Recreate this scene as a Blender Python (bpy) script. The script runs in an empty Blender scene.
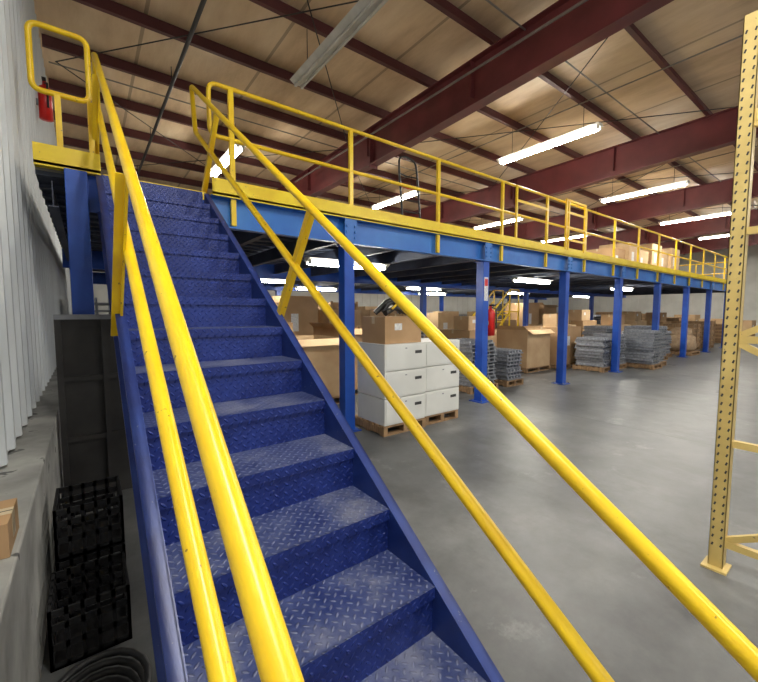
import bpy, math, random, bmesh
from mathutils import Vector, Matrix
random.seed(7)
S=bpy.context.scene
# ------------------------------------------------------------ materials
def nm(name):
    m=bpy.data.materials.new(name); m.use_nodes=True
    nt=m.node_tree; b=nt.nodes['Principled BSDF']; return m,nt,b
def objco(nt,scale=(1,1,1)):
    t=nt.nodes.new('ShaderNodeTexCoord'); mp=nt.nodes.new('ShaderNodeMapping')
    mp.inputs['Scale'].default_value=scale
    nt.links.new(t.outputs['Object'],mp.inputs[0]); return mp.outputs[0]
def noise(nt,co,scale,detail=4,rough=.55):
    n=nt.nodes.new('ShaderNodeTexNoise'); n.inputs['Scale'].default_value=scale
    n.inputs['Detail'].default_value=detail; n.inputs['Roughness'].default_value=rough
    nt.links.new(co,n.inputs['Vector']); return n.outputs['Fac']
def ramp(nt,fac,stops):
    r=nt.nodes.new('ShaderNodeValToRGB'); e=r.color_ramp.elements
    while len(e)<len(stops): e.new(.5)
    for i,(p,c) in enumerate(stops):
        e[i].position=p; e[i].color=(c[0],c[1],c[2],1)
    nt.links.new(fac,r.inputs[0]); return r.outputs[0]
def mixc(nt,fac,a,b,mode='MIX'):
    m=nt.nodes.new('ShaderNodeMix'); m.data_type='RGBA'; m.blend_type=mode
    for s,v in ((m.inputs[0],fac),(m.inputs[6],a),(m.inputs[7],b)):
        if isinstance(v,(int,float)): s.default_value=v
        elif isinstance(v,tuple): s.default_value=(v[0],v[1],v[2],1)
        else: nt.links.new(v,s)
    return m.outputs[2]
def M(nt,op,a,b=None,c=None):
    m=nt.nodes.new('ShaderNodeMath'); m.operation=op
    for i,v in enumerate((a,b,c)):
        if v is None: continue
        if isinstance(v,(int,float)): m.inputs[i].default_value=v
        else: nt.links.new(v,m.inputs[i])
    return m.outputs[0]
def bump(nt,b,h,st=.3,dist=.01):
    bp=nt.nodes.new('ShaderNodeBump'); bp.inputs['Strength'].default_value=st
    bp.inputs['Distance'].default_value=dist
    nt.links.new(h,bp.inputs['Height']); nt.links.new(bp.outputs[0],b.inputs['Normal'])
def simple(name,c1,c2=None,scale=3,rough=.5,metal=0,bstr=0,stretch=(1,1,1),spots=None):
    m,nt,b=nm(name); co=objco(nt,stretch)
    c2=c2 or tuple(x*.75 for x in c1)
    f=noise(nt,co,scale)
    col=ramp(nt,f,[(.35,c2),(.65,c1)])
    if spots:
        f2=noise(nt,co,spots[1],3,.6)
        mk=ramp(nt,f2,[(spots[2],(0,0,0)),(spots[2]+.03,(1,1,1))])
        col=mixc(nt,mk,col,spots[0])
    nt.links.new(col,b.inputs['Base Color'])
    b.inputs['Roughness'].default_value=rough; b.inputs['Metallic'].default_value=metal
    if bstr: bump(nt,b,noise(nt,co,scale*8),bstr,.004)
    return m
def emis(name,c,st):
    m,nt,b=nm(name); b.inputs['Base Color'].default_value=(.9,.9,.9,1)
    b.inputs['Emission Color'].default_value=(*c,1); b.inputs['Emission Strength'].default_value=st
    return m
YEL=simple('yellow_paint',(.90,.62,.015),(.82,.52,.01),5,.3,spots=((.28,.16,.03),30,.69))
YELD=simple('yellow_toeplate_paint',(.90,.68,.015),(.80,.55,.01),4,.4,spots=((.25,.2,.1),30,.7))
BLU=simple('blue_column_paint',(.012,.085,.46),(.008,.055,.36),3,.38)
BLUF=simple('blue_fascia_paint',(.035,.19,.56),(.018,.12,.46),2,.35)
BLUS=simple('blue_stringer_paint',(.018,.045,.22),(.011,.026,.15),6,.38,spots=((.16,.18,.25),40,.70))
MAR=simple('maroon_steel',(.19,.040,.042),(.12,.025,.028),1.5,.45)
MARD=simple('maroon_purlin',(.12,.030,.03),(.08,.02,.02),1.5,.55)
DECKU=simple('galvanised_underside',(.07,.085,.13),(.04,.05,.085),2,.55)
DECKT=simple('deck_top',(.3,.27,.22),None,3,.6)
CARD=simple('cardboard',(.46,.29,.15),(.38,.23,.11),2,.85)
CARD2=simple('cardboard_pale',(.56,.39,.22),(.46,.30,.16),2,.85)
TAPE=simple('packing_tape',(.60,.48,.30),None,5,.3)
WOOD=simple('pallet_wood',(.36,.22,.11),(.2,.12,.06),6,.8,stretch=(1,6,1))
WHT=simple('white_cabinet_paint',(.74,.74,.70),(.66,.66,.62),2,.4)
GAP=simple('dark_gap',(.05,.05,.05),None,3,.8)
GRY=simple('grey_steel',(.32,.33,.34),(.22,.22,.24),5,.4,.6)
GRYD=simple('shade_dark_panel',(.05,.047,.045),(.02,.019,.019),2,.7)  # shade of the recess is put into this panel colour
BLK=simple('black_plastic',(.02,.02,.022),None,4,.45)
RED=simple('red_enamel',(.7,.015,.012),None,4,.3)
RACK=simple('rack_beige_yellow',(.74,.56,.20),(.62,.45,.15),5,.45,spots=((.3,.2,.1),25,.7))
CORR=simple('corrugated_wall_paint',(.62,.66,.68),(.54,.57,.59),1.2,.42,stretch=(1,1,.3),spots=((.3,.26,.2),9,.72))
CONCW=simple('concrete_plinth',(.36,.36,.34),(.2,.2,.19),3,.85,bstr=.3,spots=((.09,.09,.09),6,.64))
WALLF=simple('far_wall_panel',(.62,.62,.58),(.5,.5,.46),.8,.7)
FIXW=simple('fixture_white',(.75,.73,.68),None,3,.4)
TUBE=emis('fluorescent_tube_lit',(1,.965,.87),60)
TUBED=simple('fluorescent_tube_unlit',(.7,.68,.62),None,3,.3)
LAB=simple('paper_label',(.8,.8,.78),(.55,.55,.55),30,.6)
PIPE=simple('dark_pipe',(.03,.026,.026),None,4,.5)
CONDU=simple('galvanised_conduit',(.30,.27,.24),None,4,.4,.4)
PLAST=simple('stretch_wrap_grey',(.36,.38,.42),(.2,.21,.24),18,.3)
BAG=simple('brown_sack',(.42,.30,.18),(.3,.2,.12),9,.8,bstr=.5)

def diamond():
    m,nt,b=nm('blue_diamond_plate')
    t=nt.nodes.new('ShaderNodeTexCoord'); sp=nt.nodes.new('ShaderNodeSeparateXYZ')
    nt.links.new(t.outputs['Object'],sp.inputs[0])
    s=24
    p=M(nt,'MULTIPLY',sp.outputs[0],s); q=M(nt,'MULTIPLY',M(nt,'ADD',sp.outputs[1],sp.outputs[2]),s)
    a=M(nt,'ADD',p,q); c=M(nt,'SUBTRACT',p,q)
    fa=M(nt,'SUBTRACT',M(nt,'FRACT',a),.5); fc=M(nt,'SUBTRACT',M(nt,'FRACT',c),.5)
    par=M(nt,'FLOORED_MODULO',M(nt,'ADD',M(nt,'FLOOR',a),M(nt,'FLOOR',c)),2)
    def ell(x,y):
        return M(nt,'SQRT',M(nt,'ADD',M(nt,'POWER',M(nt,'ABSOLUTE',M(nt,'DIVIDE',x,.46)),2),M(nt,'POWER',M(nt,'ABSOLUTE',M(nt,'DIVIDE',y,.17)),2)))
    e1=ell(fa,fc); e2=ell(fc,fa)
    e=M(nt,'ADD',M(nt,'MULTIPLY',e1,par),M(nt,'MULTIPLY',e2,M(nt,'SUBTRACT',1,par)))
    mr=nt.nodes.new('ShaderNodeMapRange'); mr.interpolation_type='SMOOTHSTEP'
    mr.inputs[1].default_value=.45; mr.inputs[2].default_value=1.05; mr.inputs[3].default_value=1; mr.inputs[4].default_value=0
    nt.links.new(e,mr.inputs[0]); mask=mr.outputs[0]
    co=objco(nt)
    g=nt.nodes.new('ShaderNodeNewGeometry'); sn=nt.nodes.new('ShaderNodeSeparateXYZ'); nt.links.new(g.outputs['True Normal'],sn.inputs[0])
    top=M(nt,'GREATER_THAN',sn.outputs[2],.5)
    f=noise(nt,co,4,7,.7)
    base=ramp(nt,f,[(.3,(.007,.015,.115)),(.7,(.016,.038,.23))])
    worn=ramp(nt,f,[(.36,(.018,.032,.14)),(.52,(.06,.08,.20)),(.68,(.18,.195,.28))])
    basetop=mixc(nt,top,base,worn)
    hi=mixc(nt,top,(.025,.055,.30),(.25,.27,.40))
    col=mixc(nt,M(nt,'MULTIPLY',mask,.7),basetop,hi)
    nt.links.new(col,b.inputs['Base Color'])
    rr=ramp(nt,f,[(.3,(.28,.28,.28)),(.7,(.42,.42,.42))]); nt.links.new(rr,b.inputs['Roughness'])
    b.inputs['Metallic'].default_value=.15
    bump(nt,b,mask,1.0,.005)
    return m
DIA=diamond()
def floormat():
    m,nt,b=nm('worn_concrete'); co=objco(nt)
    f=noise(nt,co,.45,10,.68); f2=noise(nt,co,3.0,7,.65); f3=noise(nt,objco(nt,(1,.5,1)),1.1,7,.68); f4=noise(nt,objco(nt,(.5,1,1)),1.7,3,.5)
    c=ramp(nt,f,[(.32,(.075,.079,.082)),(.46,(.125,.13,.133)),(.56,(.175,.18,.18)),(.70,(.27,.272,.268))])
    c2=ramp(nt,f2,[(.30,(.6,.6,.6)),(.65,(1.0,1.0,1.0))])
    c=mixc(nt,.8,c,c2,'MULTIPLY')
    st=ramp(nt,f3,[(.53,(1,1,1)),(.62,(.66,.65,.64)),(.72,(.42,.41,.40))])
    c=mixc(nt,.75,c,st,'MULTIPLY')
    oil=ramp(nt,f4,[(.70,(0,0,0)),(.73,(1,1,1))])
    c=mixc(nt,oil,c,(.045,.043,.042))
    lt=ramp(nt,noise(nt,co,1.4,8,.7),[(.60,(0,0,0)),(.70,(.45,.45,.45))])
    c=mixc(nt,lt,c,(.34,.345,.34))
    sp=nt.nodes.new('ShaderNodeSeparateXYZ'); nt.links.new(co,sp.inputs[0])
    j=[]
    for k,o in ((0,1.1),(1,2.3)):
        fr=M(nt,'FRACT',M(nt,'DIVIDE',M(nt,'ADD',sp.outputs[k],o),4.6))
        j.append(M(nt,'LESS_THAN',M(nt,'ABSOLUTE',M(nt,'SUBTRACT',fr,.5)),.0022))
    jj=M(nt,'MAXIMUM',j[0],j[1])
    c=mixc(nt,M(nt,'MULTIPLY',jj,.6),c,(.04,.04,.04))
    nt.links.new(c,b.inputs['Base Color'])
    r=ramp(nt,f,[(.3,(.32,.32,.32)),(.7,(.46,.46,.46))]); nt.links.new(r,b.inputs['Roughness'])
    bump(nt,b,f2,.06,.008)
    return m
FLOOR=floormat()
def ceilmat():
    m,nt,b=nm('insulation_ceiling'); co=objco(nt); 
    f=noise(nt,objco(nt,(1,.25,1)),1.6,6,.65); f2=noise(nt,co,.5,3,.5)
    c=ramp(nt,f,[(.3,(.56,.39,.24)),(.5,(.76,.57,.37)),(.72,(.90,.73,.52))])
    c=mixc(nt,.5,c,ramp(nt,f2,[(.35,(.7,.66,.6)),(.6,(1,1,1))]),'MULTIPLY')
    sp=nt.nodes.new('ShaderNodeSeparateXYZ'); nt.links.new(co,sp.inputs[0])
    fr=M(nt,'FRACT',M(nt,'DIVIDE',sp.outputs[0],1.83))
    seam=M(nt,'LESS_THAN',M(nt,'ABSOLUTE',M(nt,'SUBTRACT',fr,.5)),.014)
    c=mixc(nt,M(nt,'MULTIPLY',seam,.6),c,(.2,.13,.08))
    nt.links.new(c,b.inputs['Base Color']); b.inputs['Roughness'].default_value=.5
    bump(nt,b,f,.5,.05)
    return m
CEIL=ceilmat()

# ------------------------------------------------------------ mesh builder
class MB:
    def __init__(s): s.v=[];s.f=[];s.m=[];s.mats=[];s.sm=[]
    def mi(s,m):
        if m not in s.mats: s.mats.append(m)
        return s.mats.index(m)
    def add(s,vs,fs,m,smooth=False):
        o=len(s.v); s.v+= [tuple(v) for v in vs]; k=s.mi(m)
        for f in fs: s.f.append([o+i for i in f]); s.m.append(k); s.sm.append(smooth)
    def box(s,x0,x1,y0,y1,z0,z1,m):
        vs=[(x,y,z) for z in (z0,z1) for x,y in ((x0,y0),(x1,y0),(x1,y1),(x0,y1))]
        s.add(vs,[(3,2,1,0),(4,5,6,7),(0,1,5,4),(1,2,6,5),(2,3,7,6),(3,0,4,7)],m)
    def obox(s,c,ax,ay,az,m):
        c=Vector(c);ax=Vector(ax);ay=Vector(ay);az=Vector(az)
        vs=[c+ax*i+ay*j+az*k for k in(-1,1) for i,j in((-1,-1),(1,-1),(1,1),(-1,1))]
        s.add(vs,[(3,2,1,0),(4,5,6,7),(0,1,5,4),(1,2,6,5),(2,3,7,6),(3,0,4,7)],m)
    def bar(s,a,b,w,h,m,side=Vector((1,0,0))):
        a=Vector(a);b=Vector(b);d=(b-a);sd=Vector(side)
        n=d.cross(sd).normalized(); sd=n.cross(d).normalized()
        s.obox((a+b)/2,sd*w/2,n*h/2,d/2,m)
    def tube(s,pts,r,m,seg=14,closed=False):
        P=[Vector(p) for p in pts]; n=len(P)
        T=[]
        for i in range(n):
            if closed: d=P[(i+1)%n]-P[i-1]
            else: d=P[min(i+1,n-1)]-P[max(i-1,0)]
            T.append(d.normalized())
        up=Vector((0,0,1)) if abs(T[0].z)<.9 else Vector((1,0,0))
        u=T[0].cross(up).normalized(); rings=[]
        for i in range(n):
            u=(u-T[i]*u.dot(T[i])).normalized(); w=T[i].cross(u)
            rings.append([P[i]+(u*math.cos(a)+w*math.sin(a))*r for a in [2*math.pi*k/seg for k in range(seg)]])
        vs=[v for g in rings for v in g]; fs=[]
        rng=n if closed else n-1
        for i in range(rng):
            j=(i+1)%n
            for k in range(seg):
                k2=(k+1)%seg; fs.append((i*seg+k,i*seg+k2,j*seg+k2,j*seg+k))
        s.add(vs,fs,m,True)
        if not closed:
            s.add(rings[0],[tuple(range(seg))[::-1]],m); s.add(rings[-1],[tuple(range(seg))],m)
    def prism(s,poly,x0,x1,m):
        n=len(poly); vs=[(x0,y,z) for y,z in poly]+[(x1,y,z) for y,z in poly]
        fs=[tuple(range(n))[::-1],tuple(range(n,2*n))]
        for i in range(n): j=(i+1)%n; fs.append((i,j,n+j,n+i))
        s.add(vs,fs,m)
    def obj(s,name,loc=(0,0,0),rotz=0,bevel=0):
        me=bpy.data.meshes.new(name); me.from_pydata(s.v,[],s.f)
        for m in s.mats: me.materials.append(m)
        for p,k,sm in zip(me.polygons,s.m,s.sm): p.material_index=k; p.use_smooth=sm
        me.update()
        b=bmesh.new(); b.from_mesh(me); bmesh.ops.recalc_face_normals(b,faces=b.faces); b.to_mesh(me); b.free()
        o=bpy.data.objects.new(name,me); S.collection.objects.link(o)
        o.location=loc; o.rotation_euler=(0,0,rotz)
        if bevel:
            bv=o.modifiers.new('bevel','BEVEL'); bv.width=bevel; bv.segments=2; bv.limit_method='ANGLE'
        return o
def fillet(pts,r,seg=6,closed=False):
    P=[Vector(p) for p in pts]; out=[]; n=len(P)
    for i in range(n):
        if not closed and i in (0,n-1): out.append(P[i]); continue
        a=P[i-1];b=P[i];c=P[(i+1)%n]
        d1=(a-b).normalized(); d2=(c-b).normalized()
        rr=min(r,(a-b).length*.49,(c-b).length*.49)
        s=b+d1*rr; e=b+d2*rr
        for k in range(seg+1):
            t=k/seg; out.append(s*(1-t)**2+b*2*t*(1-t)+e*t*t)
    return out
def lathe(b,cx,cy,prof,m,seg=18):
    vs=[(cx+r*math.cos(2*math.pi*i/seg),cy+r*math.sin(2*math.pi*i/seg),z) for r,z in prof for i in range(seg)]
    fs=[(j*seg+i,j*seg+(i+1)%seg,(j+1)*seg+(i+1)%seg,(j+1)*seg+i) for j in range(len(prof)-1) for i in range(seg)]
    b.add(vs,fs,m,True)

# ------------------------------------------------------------ room
XW=-.40; XE=31; YN=-9; YF=17; 
b=MB(); b.box(XW-.3,XE+.3,YN,YF+.3,-.1,0,FLOOR); b.obj('floor')
def zr(y): return 6.05-.012*y
b=MB()
b.add([(XW-.3,YN,zr(YN)),(XE+.3,YN,zr(YN)),(XE+.3,YF+.3,zr(YF)),(XW-.3,YF+.3,zr(YF)),
       (XW-.3,YN,zr(YN)+.1),(XE+.3,YN,zr(YN)+.1),(XE+.3,YF+.3,zr(YF)+.1),(XW-.3,YF+.3,zr(YF)+.1)],
      [(0,1,2,3),(7,6,5,4),(0,4,5,1),(1,5,6,2),(2,6,7,3),(3,7,4,0)],CEIL)
b.obj('ceiling')
b=MB(); PL=.78
prof=[]; y=YN
while y<YF:
    prof+= [(0,y),(0,y+.17),(.032,y+.20),(.032,y+.24),(0,y+.27)]; y+=.305
vs=[];fs=[]
for x,yy in prof: vs+=[(XW+x,yy,PL-.03),(XW+x,yy,5.83)]
for i in range(len(prof)-1): fs.append((2*i,2*i+2,2*i+3,2*i+1))
b.add(vs,fs,CORR)
b.box(XW-.25,XW-.005,YN,YF,0,5.83,CORR)
b.obj('wall_left')
b=MB(); b.box(XW-.004,XW+.18,YN,YF-.02,0,PL-.05,CONCW); b.obj('trim_1',bevel=.008)
b=MB(); b.box(XW,XE,YF,YF+.2,0,5.83,WALLF)
for k in range(60): b.box(XW+.2+k*.5,XW+.25+k*.5,YF-.02,YF,0.9,5.8,WALLF)
b.box(XW,XE,YF-.1,YF,0,.9,CONCW); b.obj('wall_back')
b=MB(); b.box(XE,XE+.2,YN,YF,0,5.83,WALLF)
for k in range(52): b.box(XE-.02,XE,YN+.2+k*.5,YN+.25+k*.5,0.9,5.8,WALLF)
b.obj('wall_right')

def rafter(X):
    b=MB(); 
    def top(y): return zr(y)-.21
    ys=[YN+.1,-1,7.4,YF-.05]; dp=[1.0,.62,.82,.7]
    for i in range(3):
        a,c=ys[i],ys[i+1]; ta,tc=top(a),top(c); da,dc=dp[i],dp[i+1]
        b.prism([(a,ta),(c,tc),(c,tc-dc),(a,ta-da)],X-.006,X+.006,MAR)
        b.prism([(a,ta),(c,tc),(c,tc-.014),(a,ta-.014)],X-.11,X+.11,MAR)
        b.prism([(a,ta-da),(c,tc-dc),(c,tc-dc+.016),(a,ta-da+.016)],X-.11,X+.11,MAR)
    for yy,d in ((-1,.66),(7.4,.88)):
        b.box(X-.11,X+.11,yy-.02,yy+.02,top(yy)-d,top(yy),MAR)
    yy=1.5
    while yy<YF: b.box(X-.1,X+.1,yy-.005,yy+.005,top(yy)-.6,top(yy),MAR); yy+=3
    return b.obj('roof_rafter')
RX=(5.45,11.05,16.65,22.3,27.9)
for X in RX: rafter(X)
b=MB(); y=YN+.3
while y<YF-.2:
    z=zr(y)-.008
    b.box(XW+.05,XE-.05,y-.003,y+.003,z-.2,z,MARD)
    b.box(XW+.05,XE-.05,y,y+.07,z-.006,z,MARD)
    b.box(XW+.05,XE-.05,y-.07,y,z-.2,z-.192,MARD)
    y+=1.42
b.obj('roof_purlins')
b=MB(); b.tube([(1.42,YN+.2,5.62),(1.42,YF-.3,5.62)],.03,PIPE); 
for k in range(8): b.tube([(1.42,-6+k*2.8,5.62),(1.42,-6+k*2.8,zr(-6+k*2.8)-.03)],.008,PIPE,6)
b.obj('sprinkler_pipe')
b=MB()
for a,c in ((XW+.2,RX[0]-.02),(RX[0]+.02,RX[1]-.02),(RX[1]+.02,RX[2]-.02),(RX[2]+.02,RX[3]-.02)):
    for y0,y1 in ((1.6,8.4),(8.6,14.5)):
        b.tube([(a,y0,5.70),(c,y1,5.62)],.009,PIPE,6); b.tube([(c,y0,5.68),(a,y1,5.60)],.009,PIPE,6)
b.obj('roof_bracing_rods')
b=MB()
for y in (3.55,8.85): b.tube([(XW+.1,y,5.78),(XE-1,y,5.78)],.013,CONDU,8)
for x in (8.15,13.75): b.tube([(x,-5,5.76),(x,12,5.74)],.013,CONDU,8)
b.tube([(5.2,-3,5.5),(5.2,11,5.45)],.02,CONDU,8)
b.obj('electrical_conduit')

def strip(x,y0,L,z,lit,alongx=False,power=60):
    b=MB(); h=L/2
    b.prism([(-h,.06),(h,.06),(h,0),(-h,0)],-.06,.06,FIXW)
    b.add([(-.06,-h,0),(-.14,-h,.05),(-.14,h,.05),(-.06,h,0)],[(0,1,2,3)],FIXW)
    b.add([(.06,-h,0),(.14,-h,.05),(.14,h,.05),(.06,h,0)],[(0,1,2,3)],FIXW)
    for s in(-1,1): 
        b.tube([(s*.055,-h+.05,-.03),(s*.055,h-.05,-.03)],.019,TUBE if lit else TUBED,10)
        for e in (-1,1): b.box(s*.055-.02,s*.055+.02,e*(h-.05)-.02,e*(h-.05)+.02,-.05,0,FIXW)
    if z>4:
        for e in(-1,1): b.tube([(0,e*h*.7,.06),(0,e*h*.7,zr(y0+h)-z-.04)],.006,PIPE,6)
    else:
        for e in(-1,1): b.box(-.02,.02,e*h*.7-.02,e*h*.7+.02,.06,.065,PIPE)
    o=b.obj('fluorescent_light_fixture',(x,y0+h,z) if not alongx else (x,y0,z),math.pi/2 if alongx else 0)
    if lit and power:
        l=bpy.data.lights.new('tube_lamp','AREA'); l.shape='RECTANGLE'; l.size=.2; l.size_y=L; l.energy=power; l.color=(1,.965,.88)
        lo=bpy.data.objects.new('lamp',l); S.collection.objects.link(lo); lo.parent=o; lo.location=(0,0,-.07)
    return o
Z=5.27
for x in (2.95,8.4,14.0,19.5,25): strip(x,3.7,2.4,Z,x>4,power=130)
for x in (2.95,8.4,14.0,19.5,25): strip(x,9.0,2.4,Z,True,power=80)
for x in (.9,6.5,14.0,20): strip(x,-1.6,2.4,Z,True,power=130)  # unseen row out of frame, added to light the room
for x in (2.95,11): strip(x,-6.5,2.4,Z,True,power=125)  # second unseen row behind the camera, added for extra light
for x,y in ((3.6,5.6),(9.2,5.6),(14.7,5.6),(3.6,9.6),(9.2,9.6),(14.7,9.6),(20.3,9.6),(6.4,12),(12,12)): strip(x,y,1.6,2.36,True,True,power=20)

# ------------------------------------------------------------ mezzanine
DH=2.75; DY=4.22; DX0=-.27; DX1=23.2; DB=13.2
b=MB()
b.box(DX0,DX1,DY+.02,DB,DH-.04,DH,DECKT)
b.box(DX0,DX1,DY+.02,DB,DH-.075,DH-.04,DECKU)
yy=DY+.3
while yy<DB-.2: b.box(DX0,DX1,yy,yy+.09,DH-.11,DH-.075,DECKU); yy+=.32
def channel_x(x0,x1,y,z0,z1,m,dirn=1):
    b.box(x0,x1,y,y+.012,z0,z1,m); b.box(x0,x1,min(y,y+dirn*.08),max(y,y+dirn*.08),z1-.014,z1,m); b.box(x0,x1,min(y,y+dirn*.08),max(y,y+dirn*.08),z0,z0+.014,m)
channel_x(1.05,DX1,DY,DH-.33,DH-.02,BLUF,-1)
b.box(.05,1.05,DY,DY+.012,DH-.33,DH-.02,BLU)
for yg in (8.6,DB-.1):
    b.box(DX0,DX1,yg-.006,yg+.006,DH-.42,DH-.11,BLU); b.box(DX0,DX1,yg-.07,yg+.07,DH-.43,DH-.415,BLU)
x=DX0+.1
while x<DX1: 
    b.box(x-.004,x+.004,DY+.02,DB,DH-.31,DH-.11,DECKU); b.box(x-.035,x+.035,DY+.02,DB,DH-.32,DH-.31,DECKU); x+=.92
PX=[2.70,5.46,8.22,10.98,13.74,16.5,19.26,22.02]
for px in PX:
    b.box(px-.09,px+.09,DY-.085,DY-.078,DH-.31,DH-.03,BLUF)
    for i in(-.06,.06):
        for k in (-.26,-.19,-.12): b.box(px+i-.012,px+i+.012,DY-.1,DY-.085,DH+k-.012,DH+k+.012,BLUF)
for a,c in ((DX0,.16),(1.06,DX1)): b.box(a,c,DY-.1,DY-.09,DH-.03,DH+.14,YELD); b.box(a,c,DY-.1,DY+.02,DH-.018,DH+.004,YELD)
b.box(.18,1.02,DY-.005,DY+.07,DH+.001,DH+.008,YELD); b.box(.18,1.02,DY-.012,DY-.002,DH-.07,DH+.008,YELD)
b.obj('mezzanine_platform')
def column(x,y,lab=False,tall=False):
    b=MB(); w=.075; zt=(DH-.03 if tall else DH-.335) if y<5 else DH-.432
    b.box(x-w,x+w,y-w,y+w,.012,zt,BLU); b.box(x-.14,x+.14,y-.14,y+.14,0,.014,BLU)
    if not tall: b.box(x-.1,x+.1,y-.08,y+.1,zt-.012,zt,BLU)
    for i in(-1,1):
        for j in(-1,1): b.tube([(x+i*.11,y+j*.11,.01),(x+i*.11,y+j*.11,.04)],.012,GRY,6)
    if lab:
        b.box(x-.05,x+.05,y-w-.004,y-w,1.75,2.15,LAB); b.box(x-.04,x+.04,y-w-.006,y-w-.004,2.0,2.12,RED)
    b.obj('mezzanine_column',bevel=.006)
for i,px in enumerate([-.01]+PX): column(px,DY-.06 if i==0 else DY+.03,i==2,i==0)
for px in [.6]+PX: column(px,8.6); column(px,DB-.1)

RT=DH+1.06; RM=DH+.56; R=.022; RY=DY-.055
b=MB()
def rpost(x,y=RY): b.box(x-.025,x+.025,y-.02,y+.02,DH-.3,RT-.01,YEL)
P=fillet([(DX1,RY,RT),(1.06,RY,RT),(1.06,RY,RM),(DX1,RY,RM)],.09)
b.tube(P,R,YEL)
for x in (1.27,2.72,4.27,5.85,7.3,8.9,10.4,11.9,13.4,14.9,16.4,17.9,19.4,20.9,22.2,DX1-.03): rpost(x)
for x in (7.95,8.05,8.75): b.box(x-.02,x+.02,RY-.065,RY-.03,DH+.1,RT+.06,YEL)
for z in (RT+.04,RM+.3,RM,RM-.25): b.box(7.97,8.75,RY-.06,RY-.035,z-.02,z+.02,YEL)
b.box(6.2,6.24,RY-.05,RY-.02,DH+.1,RT,YEL); b.box(6.24,7.28,RY-.045,RY-.02,RM+.22,RM+.26,YEL)
b.tube([(DX1,RY,RT),(DX1,DB,RT)],R,YEL); b.tube([(DX1,RY,RM),(DX1,DB,RM)],R,YEL)
y=RY+1.5
while y<DB: b.box(DX1-.02,DX1+.02,y-.02,y+.02,DH,RT,YEL); y+=1.5
b.obj('mezzanine_guardrail')
b=MB()
b.tube(fillet([(-.255,RY,RT),(.11,RY,RT),(.11,RY,RM),(-.255,RY,RM)],.07,closed=True),R,YEL,closed=True)
b.box(-.12,-.08,RY-.02,RY+.02,DH-.02,RM,YEL); b.box(.09,.13,RY-.02,RY+.02,DH-.02,RM,YEL)
b.obj('mezzanine_guardrail')

# ------------------------------------------------------------ stairs
TH=math.radians(34.3); ct,stn=math.cos(TH),math.sin(TH)
NR=15; rise=DH/NR; run=rise/math.tan(TH)
XL,XR=.165,.985
yt=DY-.04
def nos(z): return yt-(DH-z)/math.tan(TH)
b=MB()
def L(y,n):
    z=DH-(yt-y)*math.tan(TH); return (y-n*stn, z+n*ct)
def stringer(x,s,n1):
    n0=-.25
    def yz_at_z(n,z):
        y0,z0=L(0,n); return (y0+(z-z0)/math.tan(TH), z)
    def yz_at_y(n,y):
        y0,z0=L(0,n); return (y, z0+(y-y0)*math.tan(TH))
    yb=DY-.09
    poly=[yz_at_z(n0,0.0),yz_at_y(n0,yb),yz_at_y(n1,yb),yz_at_z(n1,.12),(yz_at_z(n1,.12)[0],0.0)]
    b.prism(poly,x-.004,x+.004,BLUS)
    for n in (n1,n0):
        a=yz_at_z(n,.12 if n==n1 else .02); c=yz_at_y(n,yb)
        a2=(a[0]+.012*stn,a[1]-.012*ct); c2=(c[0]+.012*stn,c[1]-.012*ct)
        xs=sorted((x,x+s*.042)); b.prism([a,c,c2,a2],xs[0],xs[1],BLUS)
stringer(XL,-1,.005); stringer(XR,1,.005)
for k in range(1,NR):
    z=rise*k; y=nos(z)
    b.box(XL+.004,XR-.004,y,y+run+.012,z-.006,z,DIA)
    b.box(XL+.004,XR-.004,y-.004,y+.002,z-.045,z,DIA)
for k in range(0,NR):
    z=rise*k; y=nos(z)+run if k else nos(rise)
    if k==0: b.box(XL+.004,XR-.004,y+.006,y+.012,.0,rise-.006,DIA)
    else: b.box(XL+.004,XR-.004,y+.012-.004,y+.012+.002,z,z+rise-.006,DIA)
stair=b.obj('steel_staircase')
def handrail(x,s,nt_,nm_,sx0):
    b=MB(); r=.024
    up=4.72
    def P(y,n): yy,zz=L(y,n); return (x,yy,zz)
    topend=P(up+.42,nt_)
    path=fillet([P(.05,nm_),P(.05,nt_),topend,P(up+.10,nm_),P(.05,nm_)],.07)
    b.tube(path,r,YEL,20)
    for yy in (.09,2.42,4.28):
        a=Vector(P(yy,-.14)); a.x=sx0+s*.02; c=Vector(P(yy,nt_-.01)); c.x=x+s*.01
        b.bar(a,c,.012,.05,YEL); o=Vector((s*.02,0,0)); b.bar(a+o,c+o,.045,.008,YEL)
    o=b.obj('stair_handrail'); o.parent=stair
handrail(.18,-1,.735,.365,XL); handrail(1.03,1,.73,.36,XR)

# ------------------------------------------------------------ rack upright (right)
b=MB(); X0,Y0=3.03,.55; H=3.2
def rpost2(x,y):
    b.box(x-.038,x-.034,y-.035,y+.035,.01,H,RACK)
    b.box(x+.034,x+.038,y-.035,y-.012,.01,H,RACK); b.box(x+.034,x+.038,y+.012,y+.035,.01,H,RACK)
    b.box(x-.038,x+.038,y+.031,y+.035,.01,H,RACK); b.box(x-.038,x+.038,y-.035,y-.031,.01,H,RACK)
    z=.15
    while z<H-.05:
        for o in(-.02,.02): b.obox((x-.0385,y+o,z),(.001,0,0),(0,.004,.002),(0,-.003,.009),GAP)
        for o in(-.02,.02): b.obox((x+o,y+.0355,z),(.004,0,.002),(0,.001,0),(-.003,0,.009),GAP)
        z+=.051
    b.box(x-.08,x+.06,y-.06,y+.06,0,.012,RACK)
rpost2(X0,Y0); rpost2(X0,Y0-1.07)
zz=[.16,.78,1.4,2.02,2.64,3.1]
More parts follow.
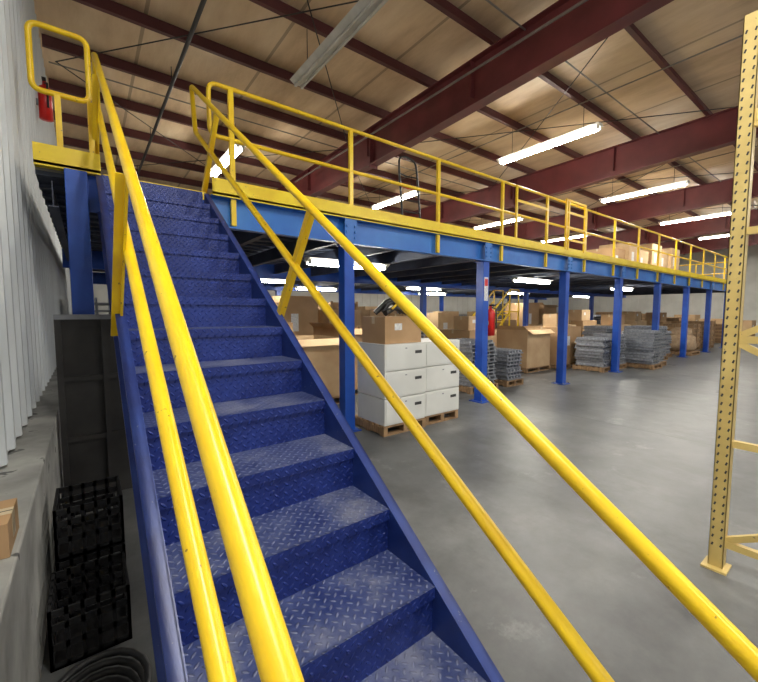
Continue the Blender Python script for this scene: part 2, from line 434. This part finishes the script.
for i,z in enumerate(zz):
    b.box(X0-.018,X0+.018,Y0-1.04,Y0-.03,z-.02,z+.02,RACK)
    if i<5:
        a,c=((Y0-.03,z+.02),(Y0-1.04,zz[i+1]-.02)) if i%2==0 else ((Y0-1.04,z+.02),(Y0-.03,zz[i+1]-.02))
        b.bar((X0,a[0],a[1]),(X0,c[0],c[1]),.03,.036,RACK)
b.obj('pallet_rack_upright_frame')

# ------------------------------------------------------------ goods
def pallet(b,x0,x1,y0,y1,z=0):
    n=6; w=(y1-y0)/(n*1.45)
    for i in range(n):
        yy=y0+(y1-y0-w)*i/(n-1); b.box(x0,x1,yy,yy+w,z+.105,z+.125,WOOD)
    for i in range(3):
        xx=x0+(x1-x0-.06)*i/2; b.box(xx,xx+.06,y0,y1,z+.02,z+.105,WOOD)
    for i in range(3):
        yy=y0+(y1-y0-.09)*i/2; b.box(x0,x1,yy,yy+.09,z,z+.02,WOOD)
b=MB(); cx,cy=2.9,3.72
pallet(b,cx,cx+.72,cy,cy+.72); pallet(b,cx+.76,cx+1.42,cy+.04,cy+.74)
for c in range(2):
    for r in range(3):
        x0=cx+.02+c*.72; z0=.13+r*.345; y0=cy+.01+c*.03
        b.box(x0,x0+.69,y0,y0+.6,z0,z0+.335,WHT)
        b.box(x0+.02,x0+.67,y0-.008,y0,z0+.02,z0+.315,WHT)
        b.box(x0+.33,x0+.36,y0-.012,y0-.008,z0+.27,z0+.285,GRY)
        b.box(x0+.5,x0+.62,y0-.0095,y0-.008,z0+.2,z0+.24,GAP)
b.obj('white_cabinet_stack',bevel=.004)
def carton(name,x0,x1,y0,y1,z0,z1,m=CARD,pal=False,open_=False,rot=0):
    b=MB(); cx,cy=(x0+x1)/2,(y0+y1)/2; hx,hy=(x1-x0)/2,(y1-y0)/2; zb=0; h=z1-z0
    if pal: pallet(b,-hx-.02,hx+.02,-hy-.02,hy+.02); zb=.126
    if open_:
        t=.012
        b.box(-hx,hx,-hy,-hy+t,zb,h,m); b.box(-hx,hx,hy-t,hy,zb,h,m); b.box(-hx,-hx+t,-hy+t,hy-t,zb,h,m); b.box(hx-t,hx,-hy+t,hy-t,zb,h,m)
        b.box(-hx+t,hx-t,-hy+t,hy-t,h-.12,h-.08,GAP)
        b.add([(-hx,-hy,h),(hx,-hy,h),(hx-.03,-hy-.14,h-.1),(-hx+.03,-hy-.14,h-.1)],[(0,1,2,3)],m)
        b.add([(-hx,-hy,h),(-hx,hy,h),(-hx-.12,hy-.03,h+.1),(-hx-.12,-hy+.03,h+.1)],[(0,1,2,3)],m)
    else:
        b.box(-hx,hx,-hy,hy,zb,h,m); b.box(-hx-.001,hx+.001,-.03,.03,h-.09,h+.001,TAPE)
        b.box(-hx*.5,-hx*.1,-hy-.002,-hy,zb+(h-zb)*.5,zb+(h-zb)*.75,LAB)
        b.box(-hx,hx,-.003,.003,h,h+.002,GAP)
    return b.obj(name,(cx,cy,z0),rot,bevel=0 if open_ else .006)
carton('cardboard_box',2.95,3.58,3.78,4.26,1.157,1.5,CARD,rot=.03)
b=MB(); b.tube([(3.05,4.1,1.545),(3.2,4.05,1.69),(3.32,4.1,1.74),(3.42,4.0,1.545)],.035,BLK); b.tube([(3.1,3.95,1.545),(3.3,4.0,1.62),(3.5,3.95,1.545)],.038,BLK)
b.tube([(3.12,4.02,1.55),(3.18,4.0,1.66),(3.3,3.96,1.72),(3.42,4.0,1.68),(3.50,4.05,1.55)],.03,BLK)
b.tube([(3.2,3.93,1.60),(3.32,3.92,1.70),(3.45,3.95,1.60)],.014,YEL); b.obj('power_cable_bundle')
def crate(name,x0,x1,y0,y1,z0,z1):
    b=MB(); pallet(b,x0,x1,y0,y1,z0); n=5; h=z1-z0-.13
    b.box(x0+.04,x1-.04,y0+.04,y1-.04,z0+.13,z1-.04,CARD)
    for i in range(n):
        z=z0+.15+h*i/n; w=h/n*.7
        b.box(x0,x1,y0,y0+.02,z,z+w,WOOD); b.box(x0,x1,y1-.02,y1,z,z+w,WOOD); b.box(x0,x0+.02,y0+.02,y1-.02,z,z+w,WOOD); b.box(x1-.02,x1,y0+.02,y1-.02,z,z+w,WOOD)
    for x in (x0,(x0+x1)/2-.04,x1-.08): b.box(x,x+.08,y0-.02,y0,z0+.13,z1,WOOD)
    b.obj(name)
carton('gaylord_box',2.45,3.5,5.6,6.7,0,1.12,CARD2,True,True)
carton('gaylord_box',3.7,4.8,6.0,7.1,0,1.25,CARD,True,True)
carton('gaylord_box',2.2,3.3,7.2,8.3,0,1.35,CARD,True)
carton('gaylord_box',1.0,2.0,6.6,7.7,0,1.3,CARD2,True)
carton('cardboard_box',2.5,3.1,7.4,7.9,1.352,1.75,CARD2)
carton('gaylord_box',8.9,10.0,5.5,6.5,0,1.1,CARD2,True,True)
carton('gaylord_box',10.15,11.3,5.3,6.4,0,1.15,CARD,True)
carton('gaylord_box',7.5,8.6,6.2,7.3,0,1.1,CARD,True)
carton('cardboard_box',7.7,8.3,6.4,6.9,1.102,1.45,CARD2)
carton('cardboard_box',10.3,10.8,5.5,5.9,1.152,1.5,CARD2)
def shelfstack(x0,x1,y0,y1,h,n,name='steel_shelf_stack'):
    b=MB(); pallet(b,x0,x1,y0,y1); dz=(h-.13)/n
    for i in range(n):
        z=.13+i*dz; o=random.uniform(-.03,.03); o2=random.uniform(-.03,.03)
        b.box(x0+.04+o,x1-.04+o,y0+.03+o2,y1-.03+o2,z,z+dz*.3,GRY)
        for k in range(5):
            xx=x0+.06+o+(x1-x0-.16)*k/4; b.box(xx,xx+.03,y0+.05+o2,y1-.05+o2,z+dz*.3,z+dz,PLAST)
    b.obj(name)
shelfstack(10.55,11.3,4.35,5.15,.88,10)
shelfstack(11.4,12.0,4.35,5.1,.95,11)
shelfstack(12.15,12.8,3.75,4.6,1.05,12)
shelfstack(12.9,13.5,3.85,4.7,.95,11)
shelfstack(14.1,15.2,4.3,5.3,1.1,12)
shelfstack(5.75,6.6,4.7,5.6,1.0,12)
shelfstack(6.9,7.5,4.7,5.5,.75,8)
shelfstack(5.0,5.9,6.0,7.0,1.3,14)
shelfstack(15.6,16.3,4.5,5.4,.9,9)
shelfstack(13.2,14.0,5.4,6.2,1.1,10)
def sack(x,y):
    b=MB(); pallet(b,x-.5,x+.5,y-.45,y+.45)
    for (dx,dy,dz,rx,ry,rz) in ((0,0,.42,.46,.42,.32),(.12,.05,.75,.36,.32,.24)):
        vs=[];fs=[];U,V=16,10
        for j in range(V+1):
            ph=math.pi*j/V
            for i in range(U):
                th=2*math.pi*i/U; q=1+.06*math.sin(5*th+j)+.04*math.cos(3*ph*2+i)
                se=lambda t:math.copysign(abs(t)**.6,t)
                vs.append((x+dx+rx*q*se(math.cos(th))*abs(math.sin(ph))**.6,y+dy+ry*q*se(math.sin(th))*abs(math.sin(ph))**.6,dz+rz*se(math.cos(ph))))
        for j in range(V):
            for i in range(U): fs.append((j*U+i,j*U+(i+1)%U,(j+1)*U+(i+1)%U,(j+1)*U+i))
        b.add(vs,fs,BAG,True)
    b.obj('bulk_sack')
sack(17.6,4.6)
for row,(yy,xs) in enumerate(((9.4,[-.1,1.2,2.6,4.0,5.4,6.8,8.2,9.7,11.9,13.3,15.0,16.5,18.0,20.2,21.5]),(11.4,[-.1,1.0,2.2,3.6,5.0,6.6,8.9,10.4,12.0,13.4,14.8,16.9,19.0,20.4]),(14.2,[1,3,4.6,6.4,8,10,11.6,13.3,15,17,18.6,20.4,22,24,25.6]))):
    for x in xs:
        k=random.random(); h=random.uniform(1.2,2.0)
        if k<.5: 
            carton('gaylord_box',x,x+1.05,yy,yy+1.0,0,h,random.choice([CARD,CARD2]),True,random.random()<.3)
        elif k<.65: crate('wooden_crate',x,x+1.1,yy,yy+1.0,0,h)
        else: shelfstack(x,x+1.1,yy,yy+1.0,h,12)
for x,y in ((12.6,6.6),(14.4,6.7),(16.2,6.2),(18.5,6.4),(20.3,6.0),(6.2,7.2)):
    h=random.uniform(1.0,1.3)
    carton('gaylord_box',x,x+1.1,y,y+.95,0,h,random.choice([CARD,CARD2]),True,False)
    carton('cardboard_box',x+.1,x+.75,y+.1,y+.7,h+.003,h+.4,random.choice([CARD,CARD2]))
for x,y,h in ((19.3,4.7,1.1),(20.9,4.6,1.2),(24.2,6.5,1.3),(24.3,8.2,1.5),(26,7.2,1.3),(25.2,10,1.6),(27,9.5,1.2),(25,4.8,1.0)):
    crate('wooden_crate',x,x+1.2,y,y+1.0,0,h)
for x,y,h in ((26.5,5.2,1.2),(28.2,6.8,1.4),(28.4,4.4,1.1),(27.6,11.4,1.3)):
    carton('gaylord_box',x,x+1.1,y,y+1,0,h,CARD2,True)
# rolling warehouse ladder under the deck
b=MB(); lx,ly=9.5,7.6; Yv=Vector((0,1,0)); W=.62
for s in(0,W):
    b.bar((lx,ly+s,.08),(lx+1.7,ly+s,1.55),.03,.06,YEL,Yv); b.bar((lx+1.7,ly+s,.05),(lx+1.7,ly+s,2.3),.035,.04,YEL,Yv); b.bar((lx+2.2,ly+s,.05),(lx+2.2,ly+s,2.3),.035,.04,YEL,Yv)
    b.bar((lx,ly+s,.95),(lx+1.7,ly+s,2.3),.035,.045,YEL,Yv); b.bar((lx,ly+s,.55),(lx+1.7,ly+s,1.95),.03,.035,YEL,Yv); b.bar((lx,ly+s,.05),(lx,ly+s,.97),.035,.04,YEL,Yv)
    b.bar((lx+1.7,ly+s,2.3),(lx+2.2,ly+s,2.3),.035,.04,YEL,Yv); b.bar((lx,ly+s,.08),(lx+2.2,ly+s,.08),.035,.04,YEL,Yv)
for i in range(6): b.box(lx+.12+i*.27,lx+.36+i*.27,ly,ly+W,.28+i*.235,.31+i*.235,YEL)
b.box(lx+1.7,lx+2.2,ly,ly+W,1.55,1.59,YEL)
b.obj('rolling_ladder')

# ------------------------------------------------------------ things on deck
b=MB(); hx,hy,hz=4.45,4.95,DH
for s in(-.2,.2): b.tube(fillet([(hx+s,hy-.12,hz+.14),(hx+s,hy,hz+.3),(hx+s,hy+.1,hz+1.2),(hx+s*.9,hy+.12,hz+1.38),(hx,hy+.14,hz+1.42)],.1),.018,BLK,8)
for z in(.3,.5,.7,.9,1.1): b.tube([(hx-.2,hy+z*.08,hz+z),(hx,hy+.04+z*.08,hz+z),(hx+.2,hy+z*.08,hz+z)],.013,BLK if z!=.9 else RED,8)
b.box(hx-.22,hx+.22,hy-.3,hy-.1,hz+.02,hz+.035,GRY); b.box(hx-.22,hx+.22,hy-.12,hy-.1,hz+.02,hz+.25,GRY)
for s in(-.24,.24): 
    b.tube([(hx+s-.025,hy+.06,hz+.125),(hx+s+.025,hy+.06,hz+.125)],.12,BLK,16)
b.tube([(hx-.24,hy+.06,hz+.125),(hx+.24,hy+.06,hz+.125)],.012,GRY,8)
b.obj('hand_truck')
for x,y,h in ((15.6,6.3,1.2),(16.8,6.2,1.5),(18.0,6.3,1.35),(19.2,6.2,1.7),(20.4,6.3,1.6),(21.6,6.2,1.75)):
    carton('gaylord_box',x,x+1.12,y,y+1.1,DH+.004,DH+h,CARD2 if h>1.3 else CARD,True)
def extinguisher(ex,ey,ez,k=1,wallx=None):
    b=MB()
    lathe(b,ex,ey,[(.001,ez),(.08*k,ez+.01),(.083*k,ez+.42*k),(.065*k,ez+.47*k),(.025*k,ez+.5*k),(.025*k,ez+.55*k),(.001,ez+.55*k)],RED)
    b.tube([(ex,ey,ez+.53*k),(ex+.03,ey-.1*k,ez+.5*k),(ex+.03,ey-.11*k,ez+.15*k)],.012,BLK,8); b.box(ex-.02,ex+.02,ey-.09*k,ey+.02,ez+.55*k,ez+.58*k,BLK)
    if wallx is not None: b.box(min(wallx,ex),max(wallx,ex),ey-.02,ey+.02,ez+.2*k,ez+.28*k,GRY)
    b.obj('fire_extinguisher')
extinguisher(XW+.12,6.6,3.98,.85,XW+.03)
extinguisher(5.46+.17,DY-.02,1.14,.95,5.46+.076)
# ------------------------------------------------------------ left of stair
b=MB(); b.box(-.2,.9,3.98,4.02,0,1.52,GRYD); b.box(-.2,.9,3.96,4.04,1.5,1.54,GRY)  # low partition, coloured near black to stand in for dark open space
for x in(-.2,.1,.35,.86): b.box(x,x+.04,3.95,3.98,0,1.5,GRYD)
for z in (.5,1.0): b.box(-.2,.9,3.955,3.98,z,z+.04,GRYD)
b.obj('shade_partition_panel')
def milkcrate(x0,y0,z0,w=.3,d=.33,h=.27):
    b=MB(); t=.012
    b.box(x0,x0+w,y0,y0+d,z0,z0+t,BLK)
    for zz_ in (z0+.0,z0+h*.33,z0+h*.66,z0+h-.03):
        b.box(x0,x0+w,y0,y0+t,zz_,zz_+.03,BLK); b.box(x0,x0+w,y0+d-t,y0+d,zz_,zz_+.03,BLK); b.box(x0,x0+t,y0,y0+d,zz_,zz_+.03,BLK); b.box(x0+w-t,x0+w,y0,y0+d,zz_,zz_+.03,BLK)
    for i in range(6):
        xx=x0+(w-.015)*i/5; yy=y0+(d-.015)*i/5
        b.box(xx,xx+.015,y0,y0+t,z0,z0+h,BLK); b.box(xx,xx+.015,y0+d-t,y0+d,z0,z0+h,BLK); b.box(x0,x0+t,yy,yy+.015,z0,z0+h,BLK); b.box(x0+w-t,x0+w,yy,yy+.015,z0,z0+h,BLK)
    b.obj('milk_crate')
milkcrate(-.19,2.1,0); milkcrate(-.18,2.5,0); milkcrate(-.18,2.52,.272); milkcrate(-.19,2.95,0,.3,.33,.27)
b=MB()  # coiled hose on the floor
pts=[( -.02+(.12+.004*k/6)*math.cos(k*.35),1.7+(.18)*math.sin(k*.35),.02+.0022*k) for k in range(70)]
b.tube(pts,.014,BLK,8); b.obj('coiled_hose')
carton('cardboard_box',XW+.04,XW+.16,1.75,1.98,PL-.048,PL+.07,CARD)

# ------------------------------------------------------------ world & camera
w=bpy.data.worlds.new('World'); S.world=w; w.use_nodes=True
bg=w.node_tree.nodes['Background']; bg.inputs[0].default_value=(.9,.95,1,1); bg.inputs[1].default_value=.85
cam=bpy.data.cameras.new('cam'); co=bpy.data.objects.new('Camera',cam); S.collection.objects.link(co); S.camera=co
cam.sensor_width=36; cam.sensor_fit='HORIZONTAL'; cam.lens=386/758*36; cam.clip_start=.02
co.location=(0,0,1.56)
p=math.atan(29/386); yaw=math.atan2(.6029,.7942)
fwd=Vector((math.sin(yaw)*math.cos(p),math.cos(yaw)*math.cos(p),-math.sin(p)))
co.rotation_euler=fwd.to_track_quat('-Z','Y').to_euler()
S.view_settings.view_transform='Standard'; S.view_settings.look='None'; S.view_settings.exposure=.1
